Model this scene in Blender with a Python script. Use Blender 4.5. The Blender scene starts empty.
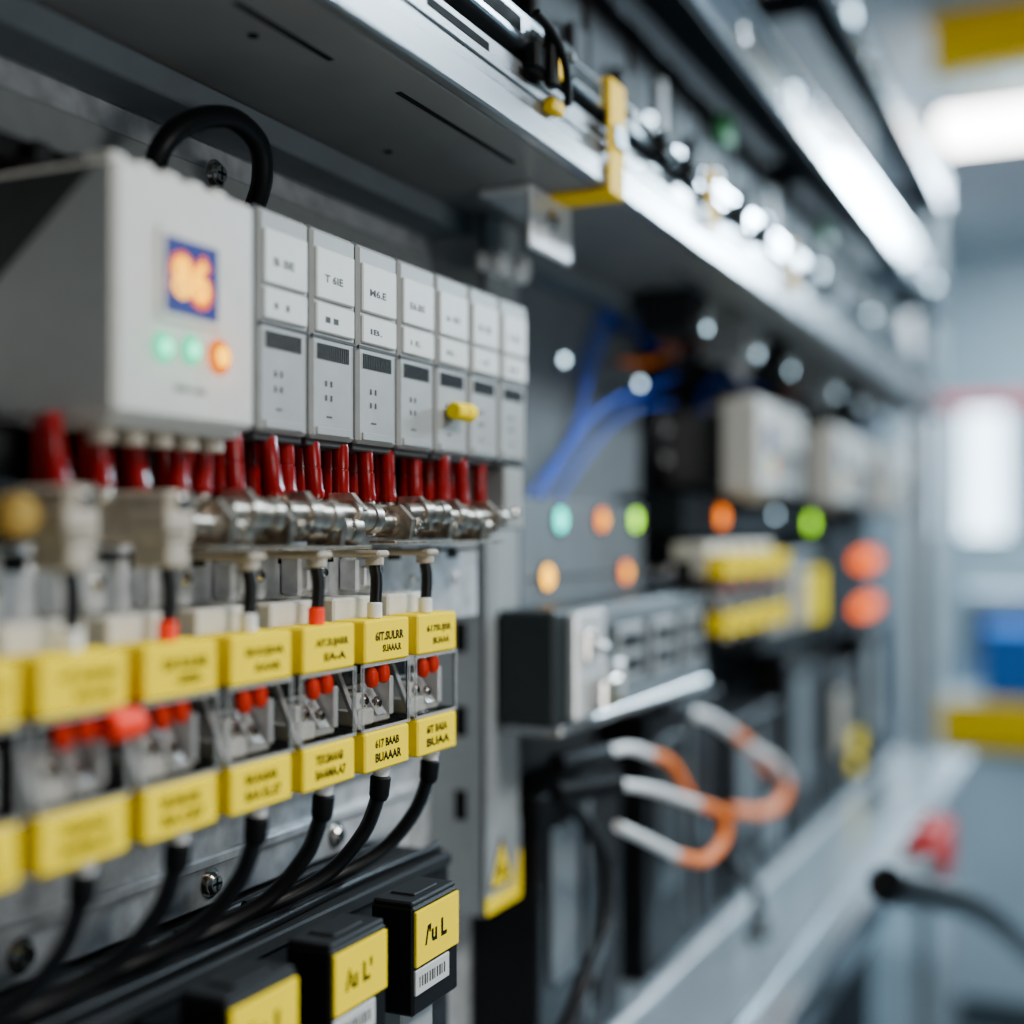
import bpy, bmesh, math, random
from itertools import product
from mathutils import Vector
RN = random.Random(7)
MM = .001; CAMZ = 1.3
F = 1300.0; VP = 1120.0; HY = 535.0
TH = math.atan((VP-512)/F); C = math.cos(TH); S = math.sin(TH)
SC = bpy.context.scene; COL = SC.collection

def at(px, py, d):                      # picture reading -> millimetres (along the rack, towards the rack, up)
    zc = F*d/(C*(VP-px))
    return Vector(((zc-d*S)/C, d, (HY-py)*zc/F))
def W(p): return Vector((p[0]*MM, p[1]*MM, CAMZ+p[2]*MM))

# ------------------------------------------------------------------ materials
MATS = {}
def mat(name, col, rough=.5, metal=0., var=.1, scale=120., bump=0., stretch=(1,1,1), spec=.5):
    m = bpy.data.materials.new(name); m.use_nodes = True; MATS[name] = m
    nt = m.node_tree; b = nt.nodes['Principled BSDF']
    tc = nt.nodes.new('ShaderNodeTexCoord'); mp = nt.nodes.new('ShaderNodeMapping'); mp.inputs['Scale'].default_value = stretch
    nz = nt.nodes.new('ShaderNodeTexNoise'); nz.inputs['Scale'].default_value = scale; nz.inputs['Detail'].default_value = 5
    nt.links.new(tc.outputs['Object'], mp.inputs['Vector']); nt.links.new(mp.outputs['Vector'], nz.inputs['Vector'])
    rp = nt.nodes.new('ShaderNodeValToRGB')
    rp.color_ramp.elements[0].position = .3; rp.color_ramp.elements[1].position = .7
    rp.color_ramp.elements[0].color = [max(0, c*(1-var)) for c in col]+[1]
    rp.color_ramp.elements[1].color = [min(1, c*(1+var)) for c in col]+[1]
    nt.links.new(nz.outputs['Fac'], rp.inputs['Fac']); nt.links.new(rp.outputs['Color'], b.inputs['Base Color'])
    mr = nt.nodes.new('ShaderNodeMapRange'); mr.inputs['To Min'].default_value = max(.03, rough-.06); mr.inputs['To Max'].default_value = min(1, rough+.06)
    nt.links.new(nz.outputs['Fac'], mr.inputs['Value']); nt.links.new(mr.outputs['Result'], b.inputs['Roughness'])
    b.inputs['Metallic'].default_value = metal; b.inputs['Specular IOR Level'].default_value = spec
    if bump:
        bp = nt.nodes.new('ShaderNodeBump'); bp.inputs['Strength'].default_value = bump; bp.inputs['Distance'].default_value = .0005
        nt.links.new(nz.outputs['Fac'], bp.inputs['Height']); nt.links.new(bp.outputs['Normal'], b.inputs['Normal'])
    return m
def glow(name, col, strength):
    m = bpy.data.materials.new(name); m.use_nodes = True; MATS[name] = m
    b = m.node_tree.nodes['Principled BSDF']
    b.inputs['Base Color'].default_value = [c*.02 for c in col]+[1]; b.inputs['Specular IOR Level'].default_value = 0
    b.inputs['Emission Color'].default_value = list(col)+[1]; b.inputs['Emission Strength'].default_value = strength
    return m
def clear(name, tint, lo=-.02, hi=.06, base=.5):
    m = bpy.data.materials.new(name); m.use_nodes = True; MATS[name] = m
    nt = m.node_tree; out = nt.nodes['Material Output']; b = nt.nodes['Principled BSDF']
    b.inputs['Base Color'].default_value = (base, base*1.01, base, 1); b.inputs['Roughness'].default_value = .05
    if base < .1: b.inputs['Specular IOR Level'].default_value = 1.
    tr = nt.nodes.new('ShaderNodeBsdfTransparent'); tr.inputs['Color'].default_value = list(tint)+[1]
    fr = nt.nodes.new('ShaderNodeFresnel'); fr.inputs['IOR'].default_value = 1.45
    nz = nt.nodes.new('ShaderNodeTexNoise'); nz.inputs['Scale'].default_value = 300
    ma = nt.nodes.new('ShaderNodeMath'); ma.operation = 'MULTIPLY_ADD'; ma.inputs[1].default_value = hi-lo; ma.inputs[2].default_value = lo
    nt.links.new(nz.outputs['Fac'], ma.inputs[0])
    ad = nt.nodes.new('ShaderNodeMath'); ad.operation = 'ADD'
    nt.links.new(fr.outputs['Fac'], ad.inputs[0]); nt.links.new(ma.outputs[0], ad.inputs[1])
    mx = nt.nodes.new('ShaderNodeMixShader')
    nt.links.new(ad.outputs[0], mx.inputs['Fac']); nt.links.new(tr.outputs[0], mx.inputs[1]); nt.links.new(b.outputs[0], mx.inputs[2])
    nt.links.new(mx.outputs[0], out.inputs['Surface'])
    return m
grey = mat('module_grey', (.27, .274, .262), .42, var=.05)
dgrey = mat('dark_grey_plastic', (.013, .014, .015), .65, spec=.15)
shade = mat('painted_shadow_grey', (.06, .058, .055), .55, spec=.2)
black = mat('black_plastic', (.003, .003, .0035), .6, spec=.14)
rubber = mat('black_cable_jacket', (.0025, .0025, .003), .42, spec=.3)
white = mat('white_tag', (.55, .55, .52), .45, var=.04)
cream = mat('controller_white', (.54, .525, .48), .45, var=.03)
beige = mat('beige_terminal_plastic', (.38, .33, .26), .45, var=.2)
palep = mat('pale_rear_plastic', (.58, .55, .49), .45, var=.08)
yellow = mat('yellow_label', (1, .71, 0), .75, var=.02, spec=.0)
red = mat('red_insulation', (.2, .0013, .001), .22, spec=.45)
redb = mat('red_button_plastic', (1, .03, 0), .4, spec=.2)
redd = mat('dark_red_block', (.4, .006, .002), .6, spec=.15)
ink = mat('black_ink', (.004, .004, .003), .7, spec=.1)
greyink = mat('grey_ink', (.05, .05, .05), .6, spec=.1)
galv = mat('galvanised_steel', (.62, .64, .66), .36, .5, var=.25, scale=90, bump=.15)
plate = mat('grey_painted_steel', (.14, .162, .176), .6, .1, var=.1, scale=40, spec=.25)
postm = mat('post_grey_paint', (.28, .3, .305), .45, .1, var=.06, spec=.3)
shelfm = mat('shelf_grey_paint', (.2, .193, .183), .45, .15, var=.08, scale=30, spec=.3)
alu = mat('brushed_aluminium', (.64, .69, .74), .18, .95, var=.12, scale=60, stretch=(.05, 1, 1))
railm = mat('guide_rail_metal', (.17, .2, .24), .18, .9, var=.1, scale=60, stretch=(.05, 1, 1))
silver = mat('silver_latch_paint', (.7, .71, .72), .25, .3, var=.06)
lipm = mat('shelf_lip_metal', (.3, .31, .315), .28, .75, var=.1, scale=60, stretch=(.05, 1, 1))
traym = mat('tray_metal', (.36, .42, .46), .22, .45, var=.03, scale=10, stretch=(.05, 1, 1))
chrome = mat('nickel_plating', (.66, .63, .59), .2, 1., var=.15)
worn = mat('worn_brown_nickel', (.42, .365, .3), .34, .97, var=.4, scale=220, bump=.2)
darkpanel = mat('dark_panel_paint', (.006, .008, .011), .7, spec=.1)
boxm = mat('charcoal_box_paint', (.018, .023, .024), .5, spec=.25)
blue = mat('blue_cable_jacket', (.0, .07, .62), .35)
orange = mat('orange_cable_jacket', (1, .2, 0), .5, spec=.2)
brown = mat('brown_cable_jacket', (.2, .05, .02), .5)
whitec = mat('white_sleeve', (.75, .74, .72), .4)
brass = mat('brass_cap', (.5, .3, .06), .4, .5)
green = mat('green_connector', (.008, .2, .04), .4)
wallm = mat('pale_blue_grey_wall', (.33, .42, .48), .7, scale=6)
ceilm = mat('ceiling_grey', (.4, .43, .45), .7, scale=6)
floorm = mat('grey_resin_floor', (.17, .22, .25), .07, scale=4)
glossb = mat('glossy_blue_white_door', (.55, .68, .76), .12, scale=6)
bluebin = mat('blue_bin_plastic', (.01, .14, .5), .5, spec=.2)
yellowp = mat('yellow_steel_paint', (1, .58, 0), .6, spec=.08)
clearm = clear('clear_plastic', (.98, .985, .98), -.03, .05, .03)
rimm = clear('clear_plastic_edge', (.95, .96, .95), .1, .25, .7)
screenm = mat('display_glass', (.05, .065, .24), .15)
e_orange = glow('glowing_orange_digits', (1, .15, .0), 1.9)
e_core = glow('glowing_yellow_core', (1, .46, .0), 4.5)
e_teal = glow('glowing_teal', (.0, .95, .45), 1.5)
e_mint = glow('glowing_mint_core', (.1, 1, .55), 4)
e_amber = glow('glowing_amber', (1, .2, .0), 1.6)
e_cyan = glow('glowing_cyan', (.0, 1, .8), 4.5)
e_or2 = glow('glowing_orange', (1, .2, .0), 3.6)
e_green = glow('glowing_lime', (.4, 1, .0), 5)
e_yel = glow('glowing_yellow', (1, .46, .0), 6)
e_red = glow('glowing_red', (1, .13, .0), 3)
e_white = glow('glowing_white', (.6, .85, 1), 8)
e_lamp = glow('lamp_diffuser', (1, 1, .98), 18)
e_win = glow('daylight_pane', (.6, .83, 1), 8)

# ------------------------------------------------------------------ mesh builder (all in millimetres)
_tx = {}
def text_mesh(s, off=.045):
    if (s, off) not in _tx:
        cu = bpy.data.curves.new('t', 'FONT'); cu.body = s; cu.resolution_u = 2; cu.offset = off; cu.align_x = 'LEFT'
        o = bpy.data.objects.new('t', cu); COL.objects.link(o)
        bpy.context.view_layer.update()
        me = bpy.data.meshes.new_from_object(o.evaluated_get(bpy.context.evaluated_depsgraph_get()))
        vs = [tuple(v.co) for v in me.vertices]; fs = [tuple(p.vertices) for p in me.polygons]
        bpy.data.objects.remove(o); bpy.data.curves.remove(cu); bpy.data.meshes.remove(me)
        _tx[s, off] = (vs, fs)
    return _tx[s, off]
class MB:
    def __init__(s): s.v = []; s.f = []; s.m = []
    def add(s, vs, fs, mi=0):
        b = len(s.v); s.v += [tuple(x) for x in vs]; s.f += [tuple(i+b for i in f) for f in fs]; s.m += [mi]*len(fs); return s
    def box(s, x0, x1, y0, y1, z0, z1, mi=0, b=.5):
        lo = (x0, y0, z0); hi = (x1, y1, z1); b = min(b, .45*min(x1-x0, y1-y0, z1-z0))
        vs = []; ix = {}; fs = []
        for c in product((0, 1), repeat=3):
            for a in range(3):
                p = []
                for k in range(3):
                    q = hi[k] if c[k] else lo[k]
                    if k != a: q += -b if c[k] else b
                    p.append(q)
                ix[c, a] = len(vs); vs.append(p)
        def cn(a, s_, o1, i, o2, j):
            c = [0, 0, 0]; c[a] = s_; c[o1] = i; c[o2] = j; return tuple(c)
        for a in range(3):
            o1, o2 = [k for k in range(3) if k != a]
            for sg in (0, 1):
                fs.append([ix[cn(a, sg, o1, i, o2, j), a] for i, j in ((0, 0), (1, 0), (1, 1), (0, 1))])
            for i, j in product((0, 1), repeat=2):
                c0 = cn(a, 0, o1, i, o2, j); c1 = cn(a, 1, o1, i, o2, j)
                fs.append([ix[c0, o1], ix[c0, o2], ix[c1, o2], ix[c1, o1]])
        for c in product((0, 1), repeat=3): fs.append([ix[c, 0], ix[c, 1], ix[c, 2]])
        return s.add(vs, fs, mi)
    def lathe(s, p, ax, prof, mi=0, n=24):
        p = Vector(p); ax = Vector(ax).normalized()
        u = ax.orthogonal().normalized(); w = ax.cross(u)
        vs = []; fs = []
        for t, r in prof:
            for k in range(n):
                a = 2*math.pi*k/n; vs.append(p+ax*t+(u*math.cos(a)+w*math.sin(a))*max(r, .01))
        for i in range(len(prof)-1):
            for k in range(n):
                k2 = (k+1) % n; fs.append((i*n+k, i*n+k2, (i+1)*n+k2, (i+1)*n+k))
        fs.append(tuple(range(n))); fs.append(tuple((len(prof)-1)*n+k for k in range(n)))
        return s.add(vs, fs, mi)
    def cyl(s, p, q, r, mi=0, n=20, b=.3):
        p = Vector(p); q = Vector(q); L = (q-p).length; b = min(b, r*.4, L*.4)
        return s.lathe(p, q-p, [(0, r-b), (b, r), (L-b, r), (L, r-b)], mi, n)
    def ball(s, p, r, mi=0, n=16, sq=(1, 1, 1)):
        vs = []; fs = []; m = n//2
        for i in range(m+1):
            ph = math.pi*i/m
            for k in range(n):
                a = 2*math.pi*k/n
                rr = max(math.sin(ph), .002)
                vs.append((p[0]+r*sq[0]*rr*math.cos(a), p[1]+r*sq[1]*rr*math.sin(a), p[2]+r*sq[2]*math.cos(ph)))
        for i in range(m):
            for k in range(n):
                k2 = (k+1) % n; fs.append((i*n+k, i*n+k2, (i+1)*n+k2, (i+1)*n+k))
        return s.add(vs, fs, mi)
    def tube(s, pts, r, mi=0, n=12, sub=7):
        P = [Vector(p) for p in pts]
        if len(P) > 2:
            Q = []; E = [2*P[0]-P[1]]+P+[2*P[-1]-P[-2]]
            for i in range(1, len(E)-2):
                a, b, c, d = E[i-1:i+3]
                for k in range(sub):
                    t = k/sub
                    Q.append(.5*((2*b)+(c-a)*t+(2*a-5*b+4*c-d)*t*t+(3*b-a-3*c+d)*t**3))
            Q.append(P[-1]); P = Q
        vs = []; fs = []; u = None
        for i, p in enumerate(P):
            t = (P[min(i+1, len(P)-1)]-P[max(i-1, 0)]).normalized()
            u = t.orthogonal().normalized() if u is None else (u-t*u.dot(t)).normalized()
            w = t.cross(u)
            for k in range(n):
                a = 2*math.pi*k/n; vs.append(p+(u*math.cos(a)+w*math.sin(a))*r)
        for i in range(len(P)-1):
            for k in range(n):
                k2 = (k+1) % n; fs.append((i*n+k, i*n+k2, (i+1)*n+k2, (i+1)*n+k))
        fs.append(tuple(range(n))); fs.append(tuple((len(P)-1)*n+k for k in range(n)))
        return s.add(vs, fs, mi)
    def prism(s, poly, x0, x1, mi=0):            # (towards, up) outline pulled along the rack
        n = len(poly); vs = [(x0, a, b) for a, b in poly]+[(x1, a, b) for a, b in poly]
        fs = [(i, (i+1) % n, n+(i+1) % n, n+i) for i in range(n)]+[tuple(range(n)), tuple(range(n, 2*n))]
        return s.add(vs, fs, mi)
    def plan(s, poly, y0, y1, mi=0):             # (along, up) outline with thickness towards the rack
        n = len(poly); vs = [(a, y0, c) for a, c in poly]+[(a, y1, c) for a, c in poly]
        fs = [(i, (i+1) % n, n+(i+1) % n, n+i) for i in range(n)]+[tuple(range(n)), tuple(range(n, 2*n))]
        return s.add(vs, fs, mi)
    def text(s, body, x0, x1, z0, z1, y, mi, off=.045):
        vs, fs = text_mesh(body, off)
        if not vs: return s
        ax = min(v[0] for v in vs); bx = max(v[0] for v in vs); az = min(v[1] for v in vs); bz = max(v[1] for v in vs)
        kx = (x1-x0)/max(bx-ax, 1e-6); kz = (z1-z0)/max(bz-az, 1e-6)
        return s.add([(x0+(v[0]-ax)*kx, y, z0+(v[1]-az)*kz) for v in vs], fs, mi)
    def screw(s, x, y, z, r, mi=0, mdark=1, h=2.):
        s.lathe((x, y, z), (0, -1, 0), [(0, r*1.35), (.6, r*1.35), (.61, r), (h*.7, r), (h, r*.75)], mi, 20)
        s.box(x-r*.6, x+r*.6, y-h-.05, y-h+.3, z-r*.12, z+r*.12, mdark, 0.02)
        s.box(x-r*.12, x+r*.12, y-h-.05, y-h+.3, z-r*.6, z+r*.6, mdark, 0.02)
        return s
    def mesh(s, name, mats, org):
        me = bpy.data.meshes.new(name)
        me.from_pydata([((v[0]-org[0])*MM, (v[1]-org[1])*MM, (v[2]-org[2])*MM) for v in s.v], [], s.f)
        for m in mats: me.materials.append(m)
        for p, mi in zip(me.polygons, s.m): p.material_index = min(mi, len(mats)-1)
        bm = bmesh.new(); bm.from_mesh(me); bmesh.ops.recalc_face_normals(bm, faces=bm.faces[:]); bm.to_mesh(me); bm.free()
        for p in me.polygons: p.use_smooth = True
        me.set_sharp_from_angle(angle=math.radians(32))
        return me
ORG = {}
def tag(o, label, cat, group=None):
    o['label'] = label; o['category'] = cat
    if group: o['group'] = group
def thing(name, label, cat, org, group=None):
    o = bpy.data.objects.new(name, None); COL.objects.link(o); o.location = W(org); o.empty_display_size = .01
    tag(o, label, cat, group); ORG[o.name] = tuple(org); return o
def part(mb, name, mats, parent, label=None):
    mats = mats if isinstance(mats, (list, tuple)) else [mats]
    org = ORG[parent.name]; o = bpy.data.objects.new(name, mb.mesh(name, mats, org)); COL.objects.link(o); o.parent = parent
    ORG[o.name] = org
    if label: o['label'] = label
    return o
def single(mb, name, mats, label, cat, org=None, group=None):
    mats = mats if isinstance(mats, (list, tuple)) else [mats]
    if org is None:
        n = len(mb.v); org = (sum(v[0] for v in mb.v)/n, sum(v[1] for v in mb.v)/n, min(v[2] for v in mb.v))
    o = bpy.data.objects.new(name, mb.mesh(name, mats, org)); COL.objects.link(o); o.location = W(org); ORG[o.name] = tuple(org)
    tag(o, label, cat, group); return o
def struct(mb, name, mats, parent=None):
    mats = mats if isinstance(mats, (list, tuple)) else [mats]
    org = (0, 0, 0) if parent is None else ORG[parent.name]
    o = bpy.data.objects.new(name, mb.mesh(name, mats, org)); COL.objects.link(o); ORG[o.name] = org
    if parent is None: o.location = W(org); o['kind'] = 'structure'
    else: o.parent = parent
    return o
def dup(o, dx=0, dy=0, dz=0, label=None, group=None, parent=None):
    c = o.copy(); COL.objects.link(c)
    if parent is not None: c.parent = parent
    else:
        c.location = o.location+Vector((dx, dy, dz))*MM
        if label: c['label'] = label
        if group: c['group'] = group
    for ch in list(o.children): dup(ch, parent=c)
    return c
def bulb(name, p, col, en, r=.003):
    l = bpy.data.lights.new(name, 'POINT'); l.energy = en; l.color = col; l.shadow_soft_size = r
    o = bpy.data.objects.new(name, l); COL.objects.link(o); o.location = W(p)
ORD = ['first', 'second', 'third', 'fourth', 'fifth', 'sixth', 'seventh', 'eighth', 'ninth', 'tenth', 'eleventh', 'twelfth', 'thirteenth', 'fourteenth', 'fifteenth', 'sixteenth']

# ------------------------------------------------------------------ the setting
struct(MB().box(-1500, 2235, 385, 445, -1300, 1320, 0, 0), 'wall_left', plate)
struct(MB().box(6500, 6600, -3000, 4500, -1300, 1320, 0, 0), 'wall_far', wallm)
struct(MB().box(-1500, 6600, -3000, 4500, -1360, -1300, 0, 0), 'floor', floorm)
struct(MB().box(-1500, 6600, -3000, 4500, 1320, 1380, 0, 0), 'ceiling', ceilm)
wn = struct(MB().box(6480, 6500, 460, 480, -20, 600).box(6480, 6500, 670, 690, -20, 600).box(6480, 6500, 480, 670, 580, 600).box(6480, 6500, 480, 670, -20, 0), 'window_1', alu)
struct(MB().box(6488, 6499, 480, 670, 0, 580, 0, 0), 'pane', e_win, wn)

m = MB().box(40, 744, 378, 384.9, -1299.9, 199)
for x in range(120, 740, 60): m.screw(x, 378, -180, 3, 0, 1)
single(m, 'steel_sheet', [galv, ink], 'galvanised steel sheet behind the nearest row of modules and terminal blocks', 'sheet')
single(MB().box(745, 1069, 378, 384.9, -1299.9, 199), 'steel_sheet', plate, 'grey painted sheet behind the blue cables', 'sheet')
single(MB().box(1070, 2235, 378, 384.9, -1299.9, 199), 'steel_sheet', darkpanel, 'dark sheet behind the distant blurred modules', 'sheet')
single(MB().box(40, 2189, 372, 384.9, 202, 1318), 'steel_sheet', darkpanel, 'dark sheet above the overhead shelf, behind the black devices', 'sheet')

# ------------------------------------------------------------------ overhead shelf
X0, X1 = 60, 2189
t = thing('overhead_shelf', 'long grey overhead shelf with slotted front rail running above the modules', 'shelf', (X0, 378, 191))
m = MB().box(X0, X1, 262, 377.5, 191, 200.5)
for px, py, qx, qy in ((398, 92, 520, 162), (235, 2, 358, 55)):
    a = at(px, py, 0.9058*191/((HY-py)/(VP-px))); b = at(qx, qy, 0.9058*191/((HY-qy)/(VP-qx)))
    m.box(a.x, b.x, a.y-1.5, a.y+1.5, 190.7, 191.5, 1, 0)
for x in range(900, 2100, 140): m.box(x, x+70, 290, 293, 190.7, 191.5, 1, 0)
for x, y in ((408, 300), (560, 330), (300, 345)): m.lathe((x, y, 191.2), (0, 0, -1), [(0, 2.2), (.8, 2.2), (1.2, 1.2)], 1, 16)
part(m, 'deck', [shelfm, ink], t)
m = MB().box(X0, X1, 255, 262, 191, 205, 0, 1.2).box(X0, X1, 258.5, 262.5, 204.5, 226, 0, .8).box(X0, X1, 257.2, 259, 213, 216, 0, .5)
for x in range(110, 2150, 90): m.box(x, x+58, 258.2, 259.3, 218.5, 222.5, 1, .1)
part(m, 'lip', [lipm, ink], t)
part(MB().box(X0, X1, 268, 272, 224, 236), 'groove', ink, t)
m = MB().box(X0, X1, 255.5, 268, 233, 248, 0, 1.)
for x in range(100, 2170, 52): m.box(x, x+40, 255.2, 256.5, 236.5, 244, 1, .1)
part(m, 'top_rail', [alu, ink], t)
part(MB().box(X0, 1500, 350, 377, 178, 190.5, 0, 1), 'rear_angle', plate, t)
a = thing('retaining_strap', 'yellow retaining strap wrapped round the shelf rail just right of the black clip', 'strap', (680, 255, 190))
part(MB().box(667, 690, 252.4, 254.9, 188, 251, 0, .6).box(667, 690, 254, 296, 187.6, 190.8, 0, .6).box(667, 690, 254, 272, 248.3, 251), 'band', yellowp, a)
part(MB().box(670, 687, 250, 252.6, 214, 226, 0, .6), 'buckle', alu, a)
for i, (x, lb) in enumerate(((868, 'short yellow marker tab on the shelf rail, nearest one right of the yellow strap'), (1110, 'short yellow marker tab on the shelf rail, farther and more blurred than the other'))):
    a = thing('marker_tab', lb, 'tab', (x, 255, 206))
    part(MB().box(x-9, x+9, 252.6, 255.4, 206, 250, 0, .6), 'plate', yellowp, a)
    part(MB().screw(x, 252.6, 236, 2.6, 0, 1, 2), 'screw', [chrome, ink], a)
for i, x in enumerate((600, 760, 815, 940, 1010, 1180, 1260, 1420)):
    a = thing('rail_fitting', '%s small dark fitting clipped to the slotted shelf rail' % ORD[i], 'fitting', (x, 255, 228), 'dark fittings along the shelf rail')
    part(MB().box(x-9, x+9, 249, 255.4, 229, 246, 0, 1.5), 'body', black, a)
    part(MB().lathe((x, 249, 238), (0, -1, 0), [(0, 3), (2, 3), (3, 2)], 0, 6), 'nut', plate, a)
p = at(540, 80, 255); x = p.x
t = thing('toggle_clip', 'black toggle clip with yellow pad on the shelf rail', 'clip', (x, 255, 215))
part(MB().box(x-14, x+14, 250, 257.8, 222, 236, 0, 1.5).box(x-4, x+4, 246, 252, 216, 246, 0, 1.5), 'base', black, t)
part(MB().tube([(x-18, 249, 246), (x-4, 246, 240), (x+6, 244, 228), (x+16, 247, 212)], 2.2), 'lever', black, t)
part(MB().box(x+1, x+16, 249, 257.8, 224, 240, 0, 1).box(x+10, x+24, 252, 258.3, 209, 216, 0, 1), 'pad', yellowp, t)
t = thing('hanging_bracket', 'pale steel bracket with screw hanging under the shelf above the last module', 'bracket', (668, 292, 191))
part(MB().box(641, 698, 288, 292, 156, 190.9, 0, 1.5).box(641, 698, 292, 320, 186, 190.9, 0, 1), 'plate', silver, t)
part(MB().screw(668, 288, 175, 5, 0, 1, 3), 'screw', [chrome, ink], t)

def shelf_device(xx, kind):
    d_ = thing('control_relay', 'x', 'relay', (xx+35, 330, 200.5), 'black relays standing on the overhead shelf')
    m = MB().box(xx, xx+70, 294, 370, 200.6, 340, 0, 2).box(xx+4, xx+66, 300, 364, 339, 350, 0, 2)
    for z in (256, 262, 268, 274): m.box(xx+8, xx+40, 293.5, 295, z, z+2.5, 1, .1)
    part(m, 'body', [black, dgrey], d_)
    if kind == 1: part(MB().box(xx+34, xx+60, 286, 296, 316, 340, 0, 1), 'connector', green, d_)
    elif kind == 2: part(MB().box(xx+48, xx+58, 290, 296, 206, 320, 0, 1), 'cover_strip', postm, d_)
    else: part(MB().box(xx+42, xx+62, 288, 296, 240, 300, 0, 1), 'terminal_cover', dgrey, d_)
    if kind: part(MB().ball((xx+29, 293, 286), 3.6), 'indicator_or_added_glow', e_white, d_)  # white glow added where a blurred highlight shows
    return d_
names = {0: 'dark terminal cover and no white glow', 1: 'green connector', 2: 'grey vertical strip'}
src = {}
for i in range(17):
    kd = {2: 2, 4: 1, 6: 2, 9: 1, 13: 2}.get(i, 0)
    lab = '%s black relay along the overhead shelf, with a %s' % ((ORD+['last'])[i], names[kd])
    if kd not in src: src[kd] = (shelf_device(660+80*i, kd), i); src[kd][0]['label'] = lab
    else: dup(src[kd][0], 80*(i-src[kd][1]), label=lab)

def rail(z0, z1, xs, label, glints):
    t = thing('guide_rail', label, 'rail', (xs, 270, z0))
    part(MB().box(xs, 2189, 257, 285, z0, z1, 0, 2), 'beam', railm, t)
    part(MB().box(xs, 2189, 253, 257.5, z0, z0+8, 0, 1).box(xs, 2189, 253, 257.5, z1-6, z1, 0, 1), 'flange', alu, t)
    for x in range(int(xs)+60, 2150, 160): part(MB().screw(x, 257, (z0+z1)/2, 6, 0, 1), 'screw', [chrome, ink], t)
    for x in glints: part(MB().ball((x, 256.5, (z0+z1)/2+6), 7, sq=(2, .4, 1)), 'painted_glint', e_white, t)  # glowing ball paints a white glint on the metal
    part(MB().box(xs+2, 2187, 256, 284, z0-5, z0, 0, .5), 'seal_strip', darkpanel, t)
    for x in (xs+40, 1300, 2140): part(MB().box(x, x+30, 285, 371.8, z0+5, z0+25), 'arm', dgrey, t)
rail(352, 404, 420, 'bright aluminium guide rail just above the black relays', (1130, 1290, 2060))
rail(525, 565, 640, 'topmost aluminium guide rail at the upper right', (1400,))
t = thing('rack_upright', 'dark grey upright post at the far end of the rack', 'post', (2205, 285, -1300))
part(MB().box(2190, 2214, 278, 300, -1296, 640, 0, 2), 'column', plate, t)
part(MB().box(2180, 2226, 266, 312, -1300, -1295, 0, 1), 'foot', plate, t)

# ------------------------------------------------------------------ frame post with warning sign
t = thing('frame_post', 'grey vertical steel post at the end of the nearest module row', 'post', (714, 340, -220))
m = MB().box(689, 692, 340, 377.9, -226, 190.5, 0, .6).box(689, 739, 340, 343, -226, 190.5, 0, .6).box(736, 739, 340, 377.9, -226, 190.5, 0, .6)
for z in range(-170, 180, 50): m.box(688.7, 689.5, 352, 360, z, z+18, 1, .1)
m.box(700, 703, 339, 341, -172, 190, 0, .5)
part(m, 'profile', [postm, ink], t)
m = MB().box(690, 738, 339.4, 340, -225.5, -176, 2, .2)
m.box(690, 738, 339.0, 339.7, -225.5, -216, 0, .15).plan([(738, -216), (729, -216), (735.5, -196), (738, -196)], 339.0, 339.6, 0)
m.plan([(694, -212), (726, -212), (710, -182)], 338.9, 339.4, 1); m.plan([(697, -210.3), (723, -210.3), (710, -186.5)], 338.6, 339, 0)
m.lathe((710, 338.7, -203.5), (0, -1, 0), [(0, 4.4), (.3, 4.4)], 1)
part(m, 'warning_sign', [yellow, ink, postm], t, 'yellow edged plate with a small warning triangle')
for i, (px, py) in enumerate(((500, 262), (519, 270))):
    p = at(px, py, 330)
    q = thing('cable_clip', ('left' if i == 0 else 'right')+' white cable clip knob near the top of the grey post', 'clip', (p.x, 340, p.z))
    part(MB().lathe((p.x, 340, p.z), (0, -1, 0), [(0, 5), (4, 5), (5, 8), (13, 8.5), (15, 6.5)]), 'knob', whitec, q)
    part(MB().box(p.x-11, p.x+11, 336.5, 340, p.z-5, p.z+5), 'base', whitec, q)

# ------------------------------------------------------------------ rails behind the modules
def din(name, x0, x1, zc, d0, d1, label, holes=True):
    h = 17.5
    m = MB().box(x0, x1, d0, d0+1.5, zc+h-6, zc+h, 0, .2).box(x0, x1, d0, d0+1.5, zc-h, zc-h+6, 0, .2)
    m.box(x0, x1, d0, d1, zc+h-7.5, zc+h-6, 0, .2).box(x0, x1, d0, d1, zc-h+6, zc-h+7.5, 0, .2)
    m.box(x0, x1, d1-1.5, d1, zc-h+6, zc+h-6, 0, .2)
    if holes:
        for x in range(int(x0)+20, int(x1)-30, 40): m.box(x, x+16, d1-1.8, d1-1.4, zc-3, zc+3, 1, .1)
    return single(m, name, [galv, ink], label, 'rail')
din('mounting_rail', 60, 650, 82, 370.2, 378, 'steel mounting rail behind the nearest grey modules')
din('mounting_rail', 60, 600, -62, 330.2, 378, 'steel mounting rail behind the clear terminal blocks')
m = MB().box(60, 640, 360, 377.9, -162, -112, 0, 1).box(60, 640, 352, 361, -122, -114, 0, 1).box(60, 640, 356, 361, -144, -139, 0, 1)
for px, py in ((210, 885), (335, 838), (20, 962)):
    p = at(px, py, 360); m.screw(p.x, 360, -152, 5, 2, 1, 4)
single(m, 'mounting_rail', [galv, ink, chrome], 'bare ridged steel rail with a screw above the black cable duct', 'rail')
din('mounting_rail', 1101, 2180, 82, 370.2, 378, 'steel mounting rail behind the distant modules')
m = MB().box(60, 664, 340, 372, 128, 136, 0, 1)
for x in range(330, 660, 18): m.box(x, x+7, 332, 342, 127, 134, 0, .8)
single(m, 'comb_strip', black, 'black toothed comb strip along the tops of the grey modules', 'strip')
m = MB().box(60, 680, 371, 378, 141, 165, 0, 1)
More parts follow.
